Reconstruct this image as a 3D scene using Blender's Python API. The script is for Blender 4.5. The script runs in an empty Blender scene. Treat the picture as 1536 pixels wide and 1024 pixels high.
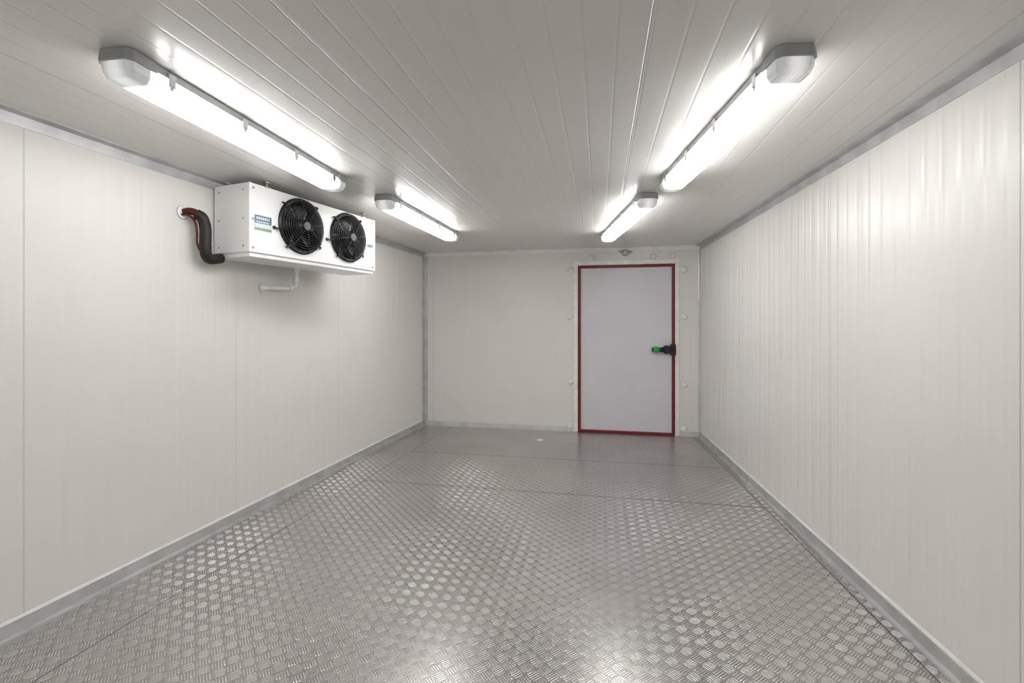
import bpy, bmesh, math
from mathutils import Vector, Matrix
sc=bpy.context.scene
sc.view_settings.view_transform='Standard'
sc.view_settings.look='None'
sc.view_settings.exposure=0.0
H=2.4; YB=6.16; YF=-1.6
XL=lambda y:-2.42-.0484*(YB-y)
XR=lambda y:1.236+.0447*(YB-y)

# ---------------- node helpers
class NT:
    def __init__(s,name):
        s.m=bpy.data.materials.new(name); s.m.use_nodes=True
        s.t=s.m.node_tree; s.b=s.t.nodes['Principled BSDF']
    def n(s,typ,**k):
        x=s.t.nodes.new(typ)
        for a,v in k.items(): setattr(x,a,v)
        return x
    def lk(s,a,b): s.t.links.new(a,b)
    def M(s,op,*a,clamp=False):
        x=s.n('ShaderNodeMath',operation=op); x.use_clamp=clamp
        for i,v in enumerate(a):
            if isinstance(v,(int,float)): x.inputs[i].default_value=v
            else: s.lk(v,x.inputs[i])
        return x.outputs[0]
    def SS(s,v,a,b,lo=0.,hi=1.):
        x=s.n('ShaderNodeMapRange',interpolation_type='SMOOTHSTEP')
        s.lk(v,x.inputs[0])
        for i,q in enumerate((a,b,lo,hi)): x.inputs[i+1].default_value=q
        return x.outputs[0]
    def mix(s,f,a,b):
        x=s.n('ShaderNodeMix',data_type='RGBA')
        if isinstance(f,(int,float)): x.inputs[0].default_value=f
        else: s.lk(f,x.inputs[0])
        for i,v in ((6,a),(7,b)):
            if isinstance(v,tuple): x.inputs[i].default_value=(*v,1)
            else: s.lk(v,x.inputs[i])
        return x.outputs[2]
    def pos(s):
        tc=s.n('ShaderNodeTexCoord'); sp=s.n('ShaderNodeSeparateXYZ'); s.lk(tc.outputs['Object'],sp.inputs[0])
        s.tc=tc
        return sp.outputs
    def noise(s,scale,vec=None,sc3=None,detail=3):
        x=s.n('ShaderNodeTexNoise'); x.inputs['Scale'].default_value=scale; x.inputs['Detail'].default_value=detail
        mp=s.n('ShaderNodeMapping'); s.lk(s.tc.outputs['Object'],mp.inputs[0])
        if sc3: mp.inputs['Scale'].default_value=sc3
        s.lk(mp.outputs[0],x.inputs[0]); return x.outputs[0]
    def bump(s,h,dist,strength=1.):
        x=s.n('ShaderNodeBump'); x.inputs['Distance'].default_value=dist; x.inputs['Strength'].default_value=strength
        s.lk(h,x.inputs['Height']); s.lk(x.outputs[0],s.b.inputs['Normal'])
    def set(s,col=None,rough=None,metal=None,**k):
        if col is not None:
            if isinstance(col,tuple): s.b.inputs['Base Color'].default_value=(*col,1)
            else: s.lk(col,s.b.inputs['Base Color'])
        if rough is not None:
            if isinstance(rough,(int,float)): s.b.inputs['Roughness'].default_value=rough
            else: s.lk(rough,s.b.inputs['Roughness'])
        if metal is not None: s.b.inputs['Metallic'].default_value=metal
        for a,v in k.items(): s.b.inputs[a.replace('_',' ')].default_value=v
        return s

def simple(name,col,rough=.5,metal=0.,var=.06,nscale=12,bump=0.):
    t=NT(name); t.pos(); nz=t.noise(nscale)
    f=t.SS(nz,.3,.7)
    a=tuple(c*(1-var) for c in col); b=tuple(min(1,c*(1+var)) for c in col)
    t.set(t.mix(f,a,b),rough,metal)
    if bump: t.bump(nz,bump)
    return t.m

def panel_mat(name,axis,col,seams,pitch,ribh,rough=.35,groove=.012,seamcol=.8,wav=.004,gcol=.0):
    t=NT(name); p=t.pos(); c=p[axis]
    fr=t.M('ABSOLUTE',t.M('SUBTRACT',t.M('FRACT',t.M('MULTIPLY',c,1/pitch)),.5))
    rib=t.SS(fr,0.0,groove/pitch)          # 0 in groove, 1 on land
    m=None
    for sx in seams:
        d=t.M('ABSOLUTE',t.M('SUBTRACT',c,sx))
        q=t.SS(d,.001,.004)
        m=q if m is None else t.M('MINIMUM',m,q)
    sc3=(9,.5,1) if name=='ceiling_panels' else (9,9,.6)
    wv=t.noise(1.0,sc3=sc3,detail=2)
    h=t.M('ADD',t.M('MULTIPLY',rib,ribh),t.M('MULTIPLY',wv,wav))
    h=t.M('ADD',h,t.M('MULTIPLY',m,.0015))
    big=t.noise(1.3,detail=4)
    cc=t.mix(t.SS(big,.3,.7),tuple(x*.97 for x in col),col)
    cc=t.mix(m,tuple(x*seamcol for x in col),cc)
    if gcol:
        cc=t.mix(t.M('MULTIPLY',t.M('SUBTRACT',1.,rib),gcol),cc,tuple(x*.6 for x in col))
    t.set(cc,rough)
    t.bump(h,1.0)
    return t.m

CREAM=(.785,.769,.733)
m_wl=panel_mat('left_wall_panels',1,CREAM,[.5,1.70,2.92,4.15,5.53],.1,.0008,groove=.02,rough=.38,wav=.004,seamcol=.84)
m_wr=panel_mat('right_wall_panels',1,CREAM,[.75,1.9,3.12,4.65],.1,.0018,groove=.02,rough=.30,wav=.010,seamcol=.70)
m_wb=panel_mat('back_wall_panels',0,CREAM,[-2.284],.1,.0005,groove=.02,rough=.4,wav=.003)
m_ce=panel_mat('ceiling_panels',0,(.71,.692,.666),[-2.1,-.97,.16,1.29],.1133,.0008,groove=.008,rough=.26,wav=.002,gcol=.07,seamcol=.85)

def floor_mat():
    t=NT('tread_plate'); p=t.pos(); X,Y=p[0],p[1]; s=.053; k=1/(math.sqrt(2)*s)
    P=t.M('MULTIPLY',t.M('ADD',X,Y),k); Q=t.M('MULTIPLY',t.M('SUBTRACT',Y,X),k)
    par=t.M('ROUND',t.M('PINGPONG',t.M('ADD',t.M('FLOOR',P),t.M('FLOOR',Q)),1.))
    a=t.M('SUBTRACT',t.M('FRACT',P),.5); b=t.M('SUBTRACT',t.M('FRACT',Q),.5)
    inv=t.M('SUBTRACT',1.,par)
    A=t.M('ADD',t.M('MULTIPLY',a,par),t.M('MULTIPLY',b,inv))
    B=t.M('ADD',t.M('MULTIPLY',b,par),t.M('MULTIPLY',a,inv))
    c=t.M('ABSOLUTE',t.M('SUBTRACT',t.M('FRACT',t.M('MULTIPLY',t.M('ADD',B,.5),5.)),.5))
    m1=t.SS(c,.38,.10)
    ln=t.M('ADD',t.M('ABSOLUTE',A),t.M('MULTIPLY',t.M('ABSOLUTE',B),.25))
    m2=t.SS(ln,.5,.36)
    bar=t.M('MULTIPLY',m1,m2)
    ll=t.M('SUBTRACT',t.M('ADD',X,t.M('MULTIPLY',Y,-.0484)),-2.30)
    lr=t.M('SUBTRACT',t.M('ADD',X,t.M('MULTIPLY',Y,.0447)),1.43)
    outside=t.M('MAXIMUM',t.M('LESS_THAN',ll,0.),t.M('GREATER_THAN',lr,0.))
    seam=None
    for q,v in ((Y,3.9),(Y,4.88)):
        d=t.SS(t.M('ABSOLUTE',t.M('SUBTRACT',q,v)),.003,.009); seam=d if seam is None else t.M('MINIMUM',seam,d)
    seam=t.M('MAXIMUM',seam,outside)
    seam=t.M('MINIMUM',seam,t.SS(t.M('ABSOLUTE',ll),.0015,.006))
    seam=t.M('MINIMUM',seam,t.SS(t.M('ABSOLUTE',lr),.0015,.006))
    nz=t.noise(1.6,detail=3)
    col=t.mix(t.SS(nz,.3,.7),(.455,.432,.422),(.49,.467,.456))
    col=t.mix(t.M('MULTIPLY',bar,.75),col,(.93,.91,.90))
    col=t.mix(seam,(.16,.145,.14),col)
    rg=t.M('SUBTRACT',t.SS(nz,.3,.7,.28,.315),t.M('MULTIPLY',bar,.08))
    t.set(col,rg,.93)
    h=t.M('ADD',t.M('MULTIPLY',bar,.0020),t.M('MULTIPLY',seam,.002))
    t.bump(h,1.0)
    return t.m
m_fl=floor_mat()
m_alu=simple('galvanised_trim',(.54,.54,.545),.38,.5,.1,8)
m_alul=simple('pale_metal_trim',(.62,.62,.62),.42,.3,.1,8)
m_seal=simple('white_sealant',(.82,.81,.79),.5)
m_red=simple('red_gasket',(.16,.005,.007),.4,0,.15)
m_door=simple('door_skin',(.67,.66,.705),.42,0,.025,2)
m_cap=simple('white_plastic',(.86,.85,.83),.35)
m_white=simple('white_enamel',(.86,.86,.86),.3,0,.02,3)
m_black=simple('black_plastic',(.012,.012,.013),.35)
m_wire=simple('black_wire',(.02,.02,.022),.3,.3)
m_foam=simple('dark_foam',(.012,.009,.008),.55,0,.2,40,.002)
m_cop=simple('copper_pipe',(.11,.028,.014),.4,.5)
m_steel=simple('steel',(.45,.45,.46),.3,.9)
m_grey=simple('grey_polycarbonate',(.36,.37,.37),.4,0,.04)
m_green=simple('green_knob',(.01,.40,.05),.3)
m_blue=simple('label_blue',(.10,.18,.28),.35)
m_lgreen=simple('label_green',(.20,.36,.22),.35)
m_lwhite=simple('label_white',(.66,.70,.72),.35)
m_motor=simple('fan_blade',(.07,.07,.075),.35,.4)

LAMP=17.0
def lens_mat(L):
    t=NT('lamp_diffuser_%03d'%int(L*100)); p=t.pos()
    d=t.M('ABSOLUTE',p[1])
    e=t.SS(d,L/2-.15,L/2-.08,1.,0.)
    core=t.SS(t.M('ABSOLUTE',p[0]),.0,.06,1.,.0)
    ribs=t.M('ABSOLUTE',t.M('SUBTRACT',t.M('FRACT',t.M('MULTIPLY',p[0],60.)),.5))
    t.set((.80,.84,.85),.12)
    t.b.inputs['Emission Color'].default_value=(1,.993,.985,1)
    t.lk(t.M('ADD',t.M('MULTIPLY',e,LAMP),t.M('ADD',.08,t.M('MULTIPLY',core,.35))),t.b.inputs['Emission Strength'])
    t.bump(ribs,.002)
    return t.m

# ---------------- mesh helpers
def obj(name,bm,mat,parent=None,smooth=False):
    me=bpy.data.meshes.new(name); bmesh.ops.recalc_face_normals(bm,faces=bm.faces)
    bm.to_mesh(me); bm.free()
    me.materials.append(mat)
    if smooth:
        for f in me.polygons: f.use_smooth=True
    o=bpy.data.objects.new(name,me); sc.collection.objects.link(o)
    if parent: o.parent=parent
    return o
def empty(name,loc=(0,0,0),rz=0):
    e=bpy.data.objects.new(name,None); sc.collection.objects.link(e); e.location=loc; e.rotation_euler=(0,0,rz); e.empty_display_size=.1
    return e
def prism(bm,poly,z0,z1):
    a=[bm.verts.new((x,y,z0)) for x,y in poly]; b=[bm.verts.new((x,y,z1)) for x,y in poly]
    n=len(poly); bm.faces.new(a[::-1]); bm.faces.new(b)
    for i in range(n): bm.faces.new((a[i],a[(i+1)%n],b[(i+1)%n],b[i]))
def box(bm,x0,x1,y0,y1,z0,z1,bev=0):
    t=bmesh.new(); prism(t,[(x0,y0),(x1,y0),(x1,y1),(x0,y1)],z0,z1)
    if bev: bmesh.ops.bevel(t,geom=t.edges[:],offset=bev,segments=2,affect='EDGES',profile=.6)
    join(bm,t)
def join(bm,t,mtx=None):
    if mtx is not None: bmesh.ops.transform(t,matrix=mtx,verts=t.verts)
    vm={}
    for v in t.verts: vm[v]=bm.verts.new(v.co)
    for f in t.faces:
        g=bm.faces.new([vm[v] for v in f.verts]); g.smooth=f.smooth
    t.free()
def cyl(bm,c,axis,r0,r1,l,seg=24,bev=0):
    t=bmesh.new(); bmesh.ops.create_cone(t,cap_ends=True,segments=seg,radius1=r0,radius2=r1,depth=l)
    if bev: bmesh.ops.bevel(t,geom=[e for e in t.edges if e.calc_face_angle(0)>.8],offset=bev,segments=2,affect='EDGES')
    for f in t.faces: f.smooth=len(f.verts)==4
    q=Vector((0,0,1)).rotation_difference(Vector(axis).normalized())
    join(bm,t,Matrix.Translation(c)@q.to_matrix().to_4x4())
def tube(bm,pts,r,seg=10,closed=False):
    pts=[Vector(p) for p in pts]; n=len(pts); rings=[]; up=None
    for i,p in enumerate(pts):
        if closed: d=pts[(i+1)%n]-pts[i-1]
        else: d=pts[min(i+1,n-1)]-pts[max(i-1,0)]
        d.normalize()
        if up is None:
            up=Vector((0,0,1)) if abs(d.z)<.9 else Vector((1,0,0))
        s=d.cross(up).normalized(); up=s.cross(d).normalized()
        rings.append([bm.verts.new(p+(s*math.cos(a)+up*math.sin(a))*r) for a in [2*math.pi*k/seg for k in range(seg)]])
    m=n if closed else n-1
    for i in range(m):
        A,B=rings[i],rings[(i+1)%n]
        for k in range(seg):
            f=bm.faces.new((A[k],A[(k+1)%seg],B[(k+1)%seg],B[k])); f.smooth=True
    if not closed:
        for R in (rings[0][::-1],rings[-1]): bm.faces.new(R)
def bez(P,n=8):
    P=[Vector(p) for p in P]; Q=[P[0]*2-P[1]]+P+[P[-1]*2-P[-2]]; out=[]
    for i in range(1,len(Q)-2):
        a,b,c,d=Q[i-1:i+3]
        for k in range(n):
            u=k/n; out.append(.5*((2*b)+(c-a)*u+(2*a-5*b+4*c-d)*u*u+(3*b-a-3*c+d)*u**3))
    out.append(P[-1]); return out

# ---------------- room shell
T=.1
def shell(name,poly,z0,z1,mat):
    bm=bmesh.new(); prism(bm,poly,z0,z1); return obj(name,bm,mat)
shell('floor',[(XL(YF)-T,YF-T),(XR(YF)+T,YF-T),(XR(YB)+T,YB+T),(XL(YB)-T,YB+T)],-.1,0,m_fl)
shell('ceiling',[(XL(YF)-T,YF-T),(XR(YF)+T,YF-T),(XR(YB)+T,YB+T),(XL(YB)-T,YB+T)],H,H+.1,m_ce)
shell('wall_left',[(XL(YF),YF),(XL(YB),YB),(XL(YB)-T,YB),(XL(YF)-T,YF)],0,H,m_wl)
shell('wall_right',[(XR(YF),YF),(XR(YB),YB),(XR(YB)+T,YB),(XR(YF)+T,YF)],0,H,m_wr)
shell('wall_front',[(XL(YF)-T,YF-T),(XR(YF)+T,YF-T),(XR(YF)+T,YF),(XL(YF)-T,YF)],0,H,m_wb)
DX0,DX1,DZ=-.284,.934,2.18
bm=bmesh.new()
box(bm,XL(YB)-T,DX0,YB,YB+T,0,H); box(bm,DX1,XR(YB)+T,YB,YB+T,0,H); box(bm,DX0,DX1,YB,YB+T,DZ,H)
obj('wall_back',bm,m_wb)

def along(name,side,sec,mat,y0=YF,y1=YB):
    X=XL if side<0 else XR
    bm=bmesh.new(); r=[]
    for y in (y0,y1): r.append([bm.verts.new((X(y)-side*dx,y,z)) for dx,z in sec])
    n=len(sec)
    for i in range(n): bm.faces.new((r[0][i],r[0][(i+1)%n],r[1][(i+1)%n],r[1][i]))
    bm.faces.new(r[0]); bm.faces.new(r[1][::-1])
    return obj(name,bm,mat)
base=[(0,0),(.034,0),(.034,.010),(.014,.016),(.010,.066),(0,.070)]
along('baseboard_left',-1,base,m_alu); along('baseboard_right',1,base,m_alu)
crown=[(0,H),(.055,H),(.055,H-.004),(.006,H-.008),(.005,H-.060),(0,H-.060)]
along('trim_1',-1,crown,m_alu,YF,YB); along('trim_2',1,crown,m_alu,YF,YB)
seal=[(0,.070),(.007,.070),(.003,.082),(0,.084)]
along('trim_3',-1,seal,m_seal); along('trim_4',1,seal,m_seal)
def xprof(name,x0,x1,sec,mat):
    bm=bmesh.new(); r=[]
    for x in (x0,x1): r.append([bm.verts.new((x,YB-dy,z)) for dy,z in sec])
    n=len(sec)
    for i in range(n): bm.faces.new((r[0][i],r[0][(i+1)%n],r[1][(i+1)%n],r[1][i]))
    bm.faces.new(r[0]); bm.faces.new(r[1][::-1]); return obj(name,bm,mat)
xprof('baseboard_back',XL(YB)+.02,DX0-.075,[(0,0),(.03,0),(.03,.012),(.014,.02),(.012,.055),(0,.06)],m_alul)
xprof('baseboard_back.001',DX1+.07,XR(YB)-.02,[(0,0),(.03,0),(.03,.012),(.014,.02),(.012,.055),(0,.06)],m_alul)
xprof('trim_5',XL(YB),XR(YB),[(0,H),(.04,H),(.04,H-.004),(.006,H-.006),(.005,H-.045),(0,H-.045)],m_seal)
bm=bmesh.new(); xl=XL(YB); prism(bm,[(xl,YB),(xl,YB-.06),(xl+.008,YB-.06),(xl+.014,YB-.014),(xl+.055,YB-.006),(xl+.055,YB)],.06,H-.05); obj('trim_6',bm,m_alu)
bm=bmesh.new(); xr=XR(YB); prism(bm,[(xr,YB),(xr,YB-.02),(xr-.006,YB-.02),(xr-.012,YB-.010),(xr-.025,YB-.004),(xr-.025,YB)],.06,H-.05); obj('trim_7',bm,m_alul)

# ---------------- door
D=empty('door_1',((DX0+DX1)/2,YB,0)); W=(DX1-DX0)/2
bm=bmesh.new(); box(bm,-W+.01,W-.01,.0,.07,.012,DZ-.012,.006); obj('leaf',bm,m_door,D)
bm=bmesh.new(); g=.038
def framebar(bm,x0,x1,z0,z1,y0,y1,b=.006): box(bm,x0,x1,y0,y1,z0,z1,b)
framebar(bm,-W,-W+g,0.0,DZ,-.022,.03); framebar(bm,W-g,W,0.0,DZ,-.022,.03)
framebar(bm,-W+g*.8,W-g*.8,DZ-g,DZ,-.021,.03); framebar(bm,-W+g*.8,W-g*.8,0.0,g*.9,-.021,.03)
obj('gasket',bm,m_red,D)
bm=bmesh.new(); fw=.055
framebar(bm,-W-fw,-W,0,DZ+fw,-.016,0,.004); framebar(bm,W,W+fw*.9,0,DZ+fw,-.016,0,.004); framebar(bm,-W-.001,W+.001,DZ,DZ+fw,-.016,0,.004)
obj('frame',bm,m_cap,D)
bm=bmesh.new(); cx=(DX0+DX1)/2
def capdisc(x,z):
    cyl(bm,(x-cx,-.008,z),(0,-1,0),.042,.036,.018,28,.004)
    cyl(bm,(x-cx,-.022,z),(0,-1,0),.028,.018,.018,20,.003)
for z in (2.124,1.508,.647,.075): capdisc(-.385,z)
for z in (2.10,1.505,.647,.09): capdisc(1.046,z)
for x in (-.1,.672,.9): capdisc(x,2.277)
obj('frame_caps',bm,m_cap,D)
bm=bmesh.new()
lx=W-.005; lz=1.09
box(bm,lx-.055,lx+.012,-.050,-.0,lz-.07,lz+.07,.010)
box(bm,lx-.15,lx-.03,-.062,-.02,lz-.034,lz+.034,.014)
cyl(bm,(lx-.095,-.055,lz),(0,-1,0),.050,.040,.05,28,.006)
cyl(bm,(lx-.185,-.052,lz),(1,0,0),.024,.034,.11,24,.005)
cyl(bm,(lx-.095,-.01,lz),(0,1,0),.055,.055,.02,24)
cyl(bm,(lx-.02,-.055,lz+.045),(0,-1,0),.012,.010,.012,12); cyl(bm,(lx-.02,-.055,lz-.045),(0,-1,0),.012,.010,.012,12)
obj('latch',bm,m_black,D)
bm=bmesh.new()
t=bmesh.new(); bmesh.ops.create_uvsphere(t,u_segments=24,v_segments=14,radius=1)
for f in t.faces: f.smooth=True
join(bm,t,Matrix.Translation((lx-.235,-.058,lz))@Matrix.Diagonal((.048,.036,.040,1)))
obj('latch_knob',bm,m_green,D)
bm=bmesh.new(); cyl(bm,(lx-.272,-.052,lz),(1,0,0),.028,.036,.022,20,.006); obj('latch_tip',bm,m_black,D)

# ---------------- fluorescent fittings
def loft(bm,rings):
    rs=[]
    for hw,hl,c,z in rings:
        pts=[(-hw+c,-hl),(hw-c,-hl),(hw,-hl+c),(hw,hl-c),(hw-c,hl),(-hw+c,hl),(-hw,hl-c),(-hw,-hl+c)]
        rs.append([bm.verts.new((x,y,z)) for x,y in pts])
    for a,b in zip(rs,rs[1:]):
        for i in range(8): bm.faces.new((a[i],a[(i+1)%8],b[(i+1)%8],b[i]))
    bm.faces.new(rs[0]); bm.faces.new(rs[-1][::-1])
def lamp(x0,y0,x1,y1):
    L=math.hypot(x1-x0,y1-y0); ang=math.atan2(-(x1-x0),(y1-y0))
    E=empty('fluorescent_light',((x0+x1)/2,(y0+y1)/2,H),ang)
    h=L/2
    bm=bmesh.new(); loft(bm,[(.056,h-.02,.012,0),(.064,h-.008,.016,-.006),(.066,h-.004,.016,-.032),(.066,h-.004,.016,-.036)])
    for s in (-1,1):
        t=bmesh.new(); loft(t,[(.064,.058,.016,0),(.069,.062,.018,-.006),(.072,.064,.019,-.036),(.073,.065,.020,-.043),(.071,.063,.019,-.045)])
        join(bm,t,Matrix.Translation((0,s*(h-.064),0)))
    obj('housing',bm,m_grey,E)
    bm=bmesh.new(); loft(bm,[(.066,h-.010,.018,-.038),(.068,h-.005,.019,-.046),(.066,h-.008,.019,-.074),(.056,h-.020,.016,-.094),(.050,h-.026,.014,-.098)])
    obj('diffuser',bm,lens_mat(L),E)
    bm=bmesh.new()
    for k in range(4):
        y=-h+.17+k*(L-.34)/3
        for s in (-1,1):
            box(bm,min(s*.067,s*.075),max(s*.067,s*.075),y-.016,y+.016,-.068,-.018,.002)
            box(bm,min(s*.055,s*.074),max(s*.055,s*.074),y-.010,y+.010,-.026,-.018,.002)
            box(bm,min(s*.062,s*.073),max(s*.062,s*.073),y-.008,y+.008,-.080,-.064,.002)
    obj('clips',bm,m_steel,E)
lamp(-1.675,1.33,-1.72,2.83)
lamp(.672,1.75,.456,3.25)
lamp(-1.61,3.24,-1.554,4.80)
lamp(.36,3.56,.07,5.16)
lamp(-1.74,-1.2,-1.70,.30)  # unseen fitting behind the camera, added to brighten the near end
lamp(.84,-1.2,.76,.30)  # its unseen right-hand partner, also added as extra light

# ---------------- evaporator unit
EV=empty('evaporator_unit',(-2.25,2.655,1.87),math.atan2(.98,.198))
LN,DP,HT=1.26,.332,.485
FANS=[(.43,.272),(.92,.272)]; FR=.185
bm=bmesh.new(); box(bm,0,LN,0,DP,.03,HT,.006)
cas=obj('casing',bm,m_white,EV)
bmc=bmesh.new()
for fx,fz in FANS: cyl(bmc,(fx,.05,fz),(0,1,0),FR-.008,FR-.008,.2,48)
cut=obj('cutter',bmc,m_white,EV)
md=cas.modifiers.new('b','BOOLEAN'); md.object=cut; md.operation='DIFFERENCE'; md.solver='EXACT'
bpy.context.view_layer.update()
dg=bpy.context.evaluated_depsgraph_get(); me=bpy.data.meshes.new_from_object(cas.evaluated_get(dg))
cas.modifiers.clear(); cas.data=me; bpy.data.objects.remove(cut)
bm=bmesh.new()
box(bm,.012,LN-.012,.008,DP-.008,0,.032,.005)
box(bm,.0,.012,-.004,.0,.03,HT,.0015); box(bm,LN-.012,LN,-.004,.0,.03,HT,.0015)
box(bm,.012,LN-.012,-.004,0,.03,.045,.0015)
obj('drip_tray',bm,m_white,EV)
bm=bmesh.new()
for sx in (.03,LN-.03):
    for sz in (.06,.25,.455): cyl(bm,(sx,-.004,sz),(0,-1,0),.009,.007,.008,12,.001)
for sy in (.05,DP-.05):
    for sz in (.07,.25,.44): cyl(bm,(-.003,sy,sz),(-1,0,0),.007,.006,.005,12,.001)
for sx in (.16,LN-.12):
    for sy in (.03,DP-.05):
        box(bm,sx-.025,sx+.025,sy-.02,sy+.02,HT,HT+.006,.001)
        cyl(bm,(sx,sy,HT+.022),(0,0,1),.008,.008,.046,12)
        cyl(bm,(sx,sy,HT+.012),(0,0,1),.016,.016,.012,6)
        cyl(bm,(sx,sy,HT+.038),(0,0,1),.022,.022,.012,16)
obj('fasteners_and_hangers',bm,m_steel,EV)
for fi,(fx,fz) in enumerate(FANS):
    F=empty('fan_%d'%(fi+1),(fx,0,fz)); F.parent=EV
    bm=bmesh.new(); N=48
    prof=[(.205,-.001),(.205,-.006),(.196,-.016),(.182,-.016),(.174,.0),(.172,.10),(.171,.145),(0.001,.145)]
    rs=[[bm.verts.new((r*math.cos(a),y,r*math.sin(a))) for a in [2*math.pi*k/N for k in range(N)]] for r,y in prof]
    for a,b in zip(rs,rs[1:]):
        for k in range(N): f=bm.faces.new((a[k],a[(k+1)%N],b[(k+1)%N],b[k])); f.smooth=True
    obj('shroud',bm,m_black,F)
    bm=bmesh.new()
    for r in [.045,.062,.079,.096,.113,.130,.147,.164,.181,.196]:
        y=-.052+ .030*(r/.196)**3
        tube(bm,[(r*math.cos(a),y,r*math.sin(a)) for a in [2*math.pi*k/40 for k in range(40)]],.0026,6,True)
    for k in range(8):
        a=2*math.pi*k/8+.2
        tube(bm,[(r*math.cos(a),-.056+.030*(r/.196)**3,r*math.sin(a)) for r in (.03,.08,.12,.16,.196,.204)],.0034,6)
    for k in range(4):
        a=math.pi/4+k*math.pi/2+.1
        tube(bm,[(.196*math.cos(a),-.024,.196*math.sin(a)),(.212*math.cos(a),-.022,.212*math.sin(a)),(.222*math.cos(a),-.006,.222*math.sin(a))],.007,8)
    obj('guard',bm,m_wire,F)
    bm=bmesh.new(); cyl(bm,(0,.0,0),(0,-1,0),.055,.050,.09,32,.006); cyl(bm,(0,-.052,0),(0,-1,0),.046,.030,.016,32,.003)
    obj('motor_hub',bm,m_black,F)
    bm=bmesh.new()
    for k in range(6):
        a0=2*math.pi*k/6; g=[]
        for i in range(5):
            r=.045+.12*i/4; row=[]
            for j in range(5):
                w=(.34+.12*i/4)*(j/4-.5)*1.6+ .35*i/4
                row.append(bm.verts.new((r*math.cos(a0+w),.05+.022*(j-2)/2,r*math.sin(a0+w))))
            g.append(row)
        for i in range(4):
            for j in range(4): f=bm.faces.new((g[i][j],g[i+1][j],g[i+1][j+1],g[i][j+1])); f.smooth=True
    o=obj('blades',bm,m_motor,F); md=o.modifiers.new('s','SOLIDIFY'); md.thickness=.003
    bm=bmesh.new()
    tube(bm,bez([(-.195,-.03,-.05),(-.225,-.02,-.055),(-.24,-.004,-.05)]),.006,8)
    cyl(bm,(-.238,-.004,-.05),(0,-1,0),.013,.011,.012,14); obj('cable_gland',bm,m_black,F)
dz=-.018
bm=bmesh.new(); box(bm,.038,.170,-.0055,-.0042,.20+dz,.300+dz); obj('label',bm,m_lwhite,EV)
bm=bmesh.new(); box(bm,.040,.168,-.0065,-.0055,.245+dz,.298+dz); obj('label_field',bm,m_blue,EV)
bm=bmesh.new(); box(bm,.040,.168,-.0065,-.0055,.202+dz,.216+dz); obj('label_band',bm,m_lgreen,EV)
bm=bmesh.new()
import random; random.seed(3)
for row,(z,hh) in enumerate(((.270+dz,.018),(.250+dz,.010))):
    x=.05
    while x<.150:
        w=random.uniform(.008,.016) if row==0 else random.uniform(.004,.010); box(bm,x,min(x+w,.162),-.0075,-.0065,z,z+hh); x+=w+.004
obj('label_lettering',bm,m_lwhite,EV)
bm=bmesh.new(); box(bm,1.155,1.220,-.0055,-.0042,.205,.260); obj('label_small',bm,m_lwhite,EV)
bm=bmesh.new(); box(bm,1.157,1.218,-.0065,-.0055,.230,.258); obj('label_small_field',bm,m_blue,EV)

# ---------------- pipes (parts of the evaporator installation)
bpy.context.view_layer.update()
INV=EV.matrix_world.inverted()
def evobj(name,bm,mat):
    bmesh.ops.transform(bm,matrix=INV,verts=bm.verts)
    return obj(name,bm,mat,EV)
bm=bmesh.new(); tube(bm,bez([(-2.530,2.532,2.128),(-2.505,2.555,2.105),(-2.499,2.572,2.04),(-2.499,2.572,1.93),(-2.502,2.582,1.875),(-2.507,2.62,1.85),(-2.515,2.71,1.868)]),.034,16)
evobj('pipe_insulation',bm,m_foam)
bm=bmesh.new(); tube(bm,bez([(-2.592,2.50,2.135),(-2.56,2.515,2.143),(-2.53,2.53,2.135),(-2.51,2.545,2.11)]),.022,14)
tube(bm,bez([(-2.590,2.48,2.115),(-2.556,2.50,2.115),(-2.540,2.535,2.08),(-2.535,2.545,2.01),(-2.535,2.545,1.95),(-2.530,2.56,1.90)]),.007,10)
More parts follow.
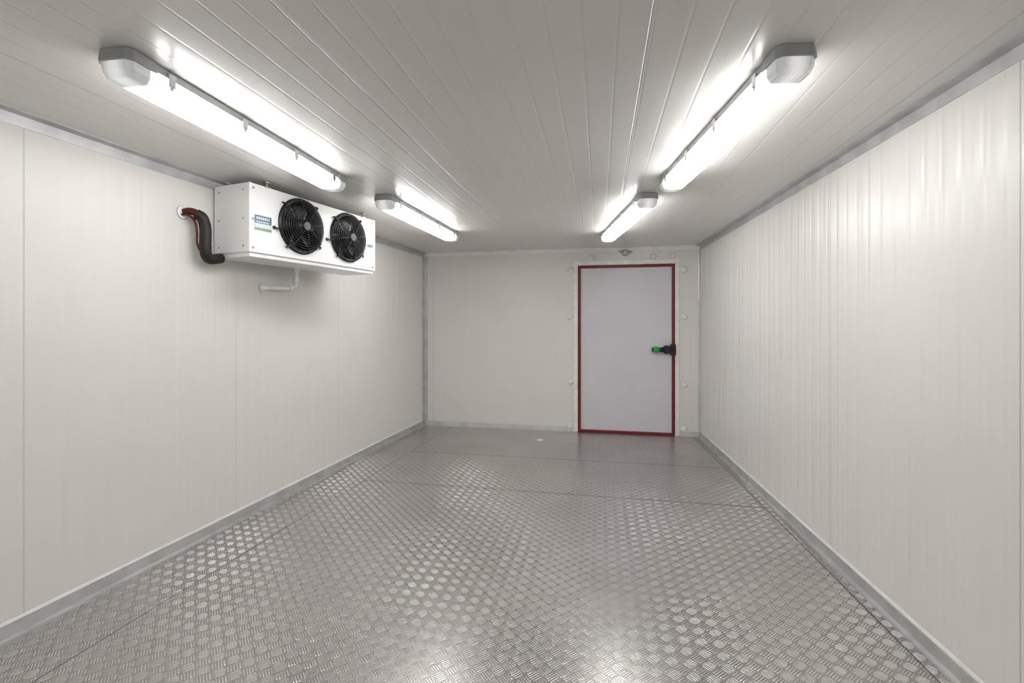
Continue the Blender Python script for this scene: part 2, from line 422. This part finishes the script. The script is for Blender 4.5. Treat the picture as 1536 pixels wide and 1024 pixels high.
evobj('copper_lines',bm,m_cop)
bm=bmesh.new(); cyl(bm,(XL(2.5)+.006,2.50,2.132),(1,0,0),.046,.036,.012,24,.003); evobj('wall_grommet',bm,m_cap)
bm=bmesh.new(); tube(bm,bez([(-2.44,3.40,1.905),(-2.44,3.40,1.80),(-2.44,3.40,1.755),(-2.447,3.385,1.722),(-2.47,3.34,1.712),(-2.53,3.215,1.708),(-2.560,3.14,1.705)]),.018,14)
cyl(bm,(-2.44,3.40,1.862),(0,0,1),.028,.028,.03,20,.003); cyl(bm,(-2.44,3.40,1.775),(0,0,1),.024,.024,.03,20,.003)
cyl(bm,(-2.463,3.355,1.714),(-.43,-.9,0),.024,.024,.03,20,.003); cyl(bm,(-2.556,3.16,1.706),(1,0,0),.034,.028,.014,20,.003)
evobj('drain_pipe',bm,m_cap)

# ---------------- little things
bm=bmesh.new(); cyl(bm,(.322,YB-.012,2.335),(0,-1,0),.045,.040,.024,28,.004); cyl(bm,(.322,YB-.045,2.33),(0,-1,-.2),.026,.032,.05,24,.005)
cyl(bm,(.262,YB-.03,2.35),(1,0,0),.010,.010,.06,12,.002); cyl(bm,(.375,YB-.03,2.345),(1,0,0),.012,.012,.05,12,.002)
obj('wall_sensor',bm,m_steel)
bm=bmesh.new(); cyl(bm,(-.717,5.62,.004),(0,0,1),.042,.036,.008,28,.002); cyl(bm,(-.717,5.62,.009),(0,0,1),.012,.010,.004,14); obj('floor_drain_cover',bm,m_cap)

# ---------------- world + camera
w=bpy.data.worlds.new('World'); sc.world=w; w.use_nodes=True
w.node_tree.nodes['Background'].inputs[0].default_value=(.5,.5,.5,1); w.node_tree.nodes['Background'].inputs[1].default_value=.3
cam=bpy.data.cameras.new('camera'); co=bpy.data.objects.new('camera',cam); sc.collection.objects.link(co)
co.location=(0,0,1.438); co.rotation_euler=(math.pi/2,0,math.radians(10.72))
cam.sensor_width=36; cam.lens=696/1536*36; cam.shift_y=-29/1536; cam.clip_start=.02
sc.camera=co
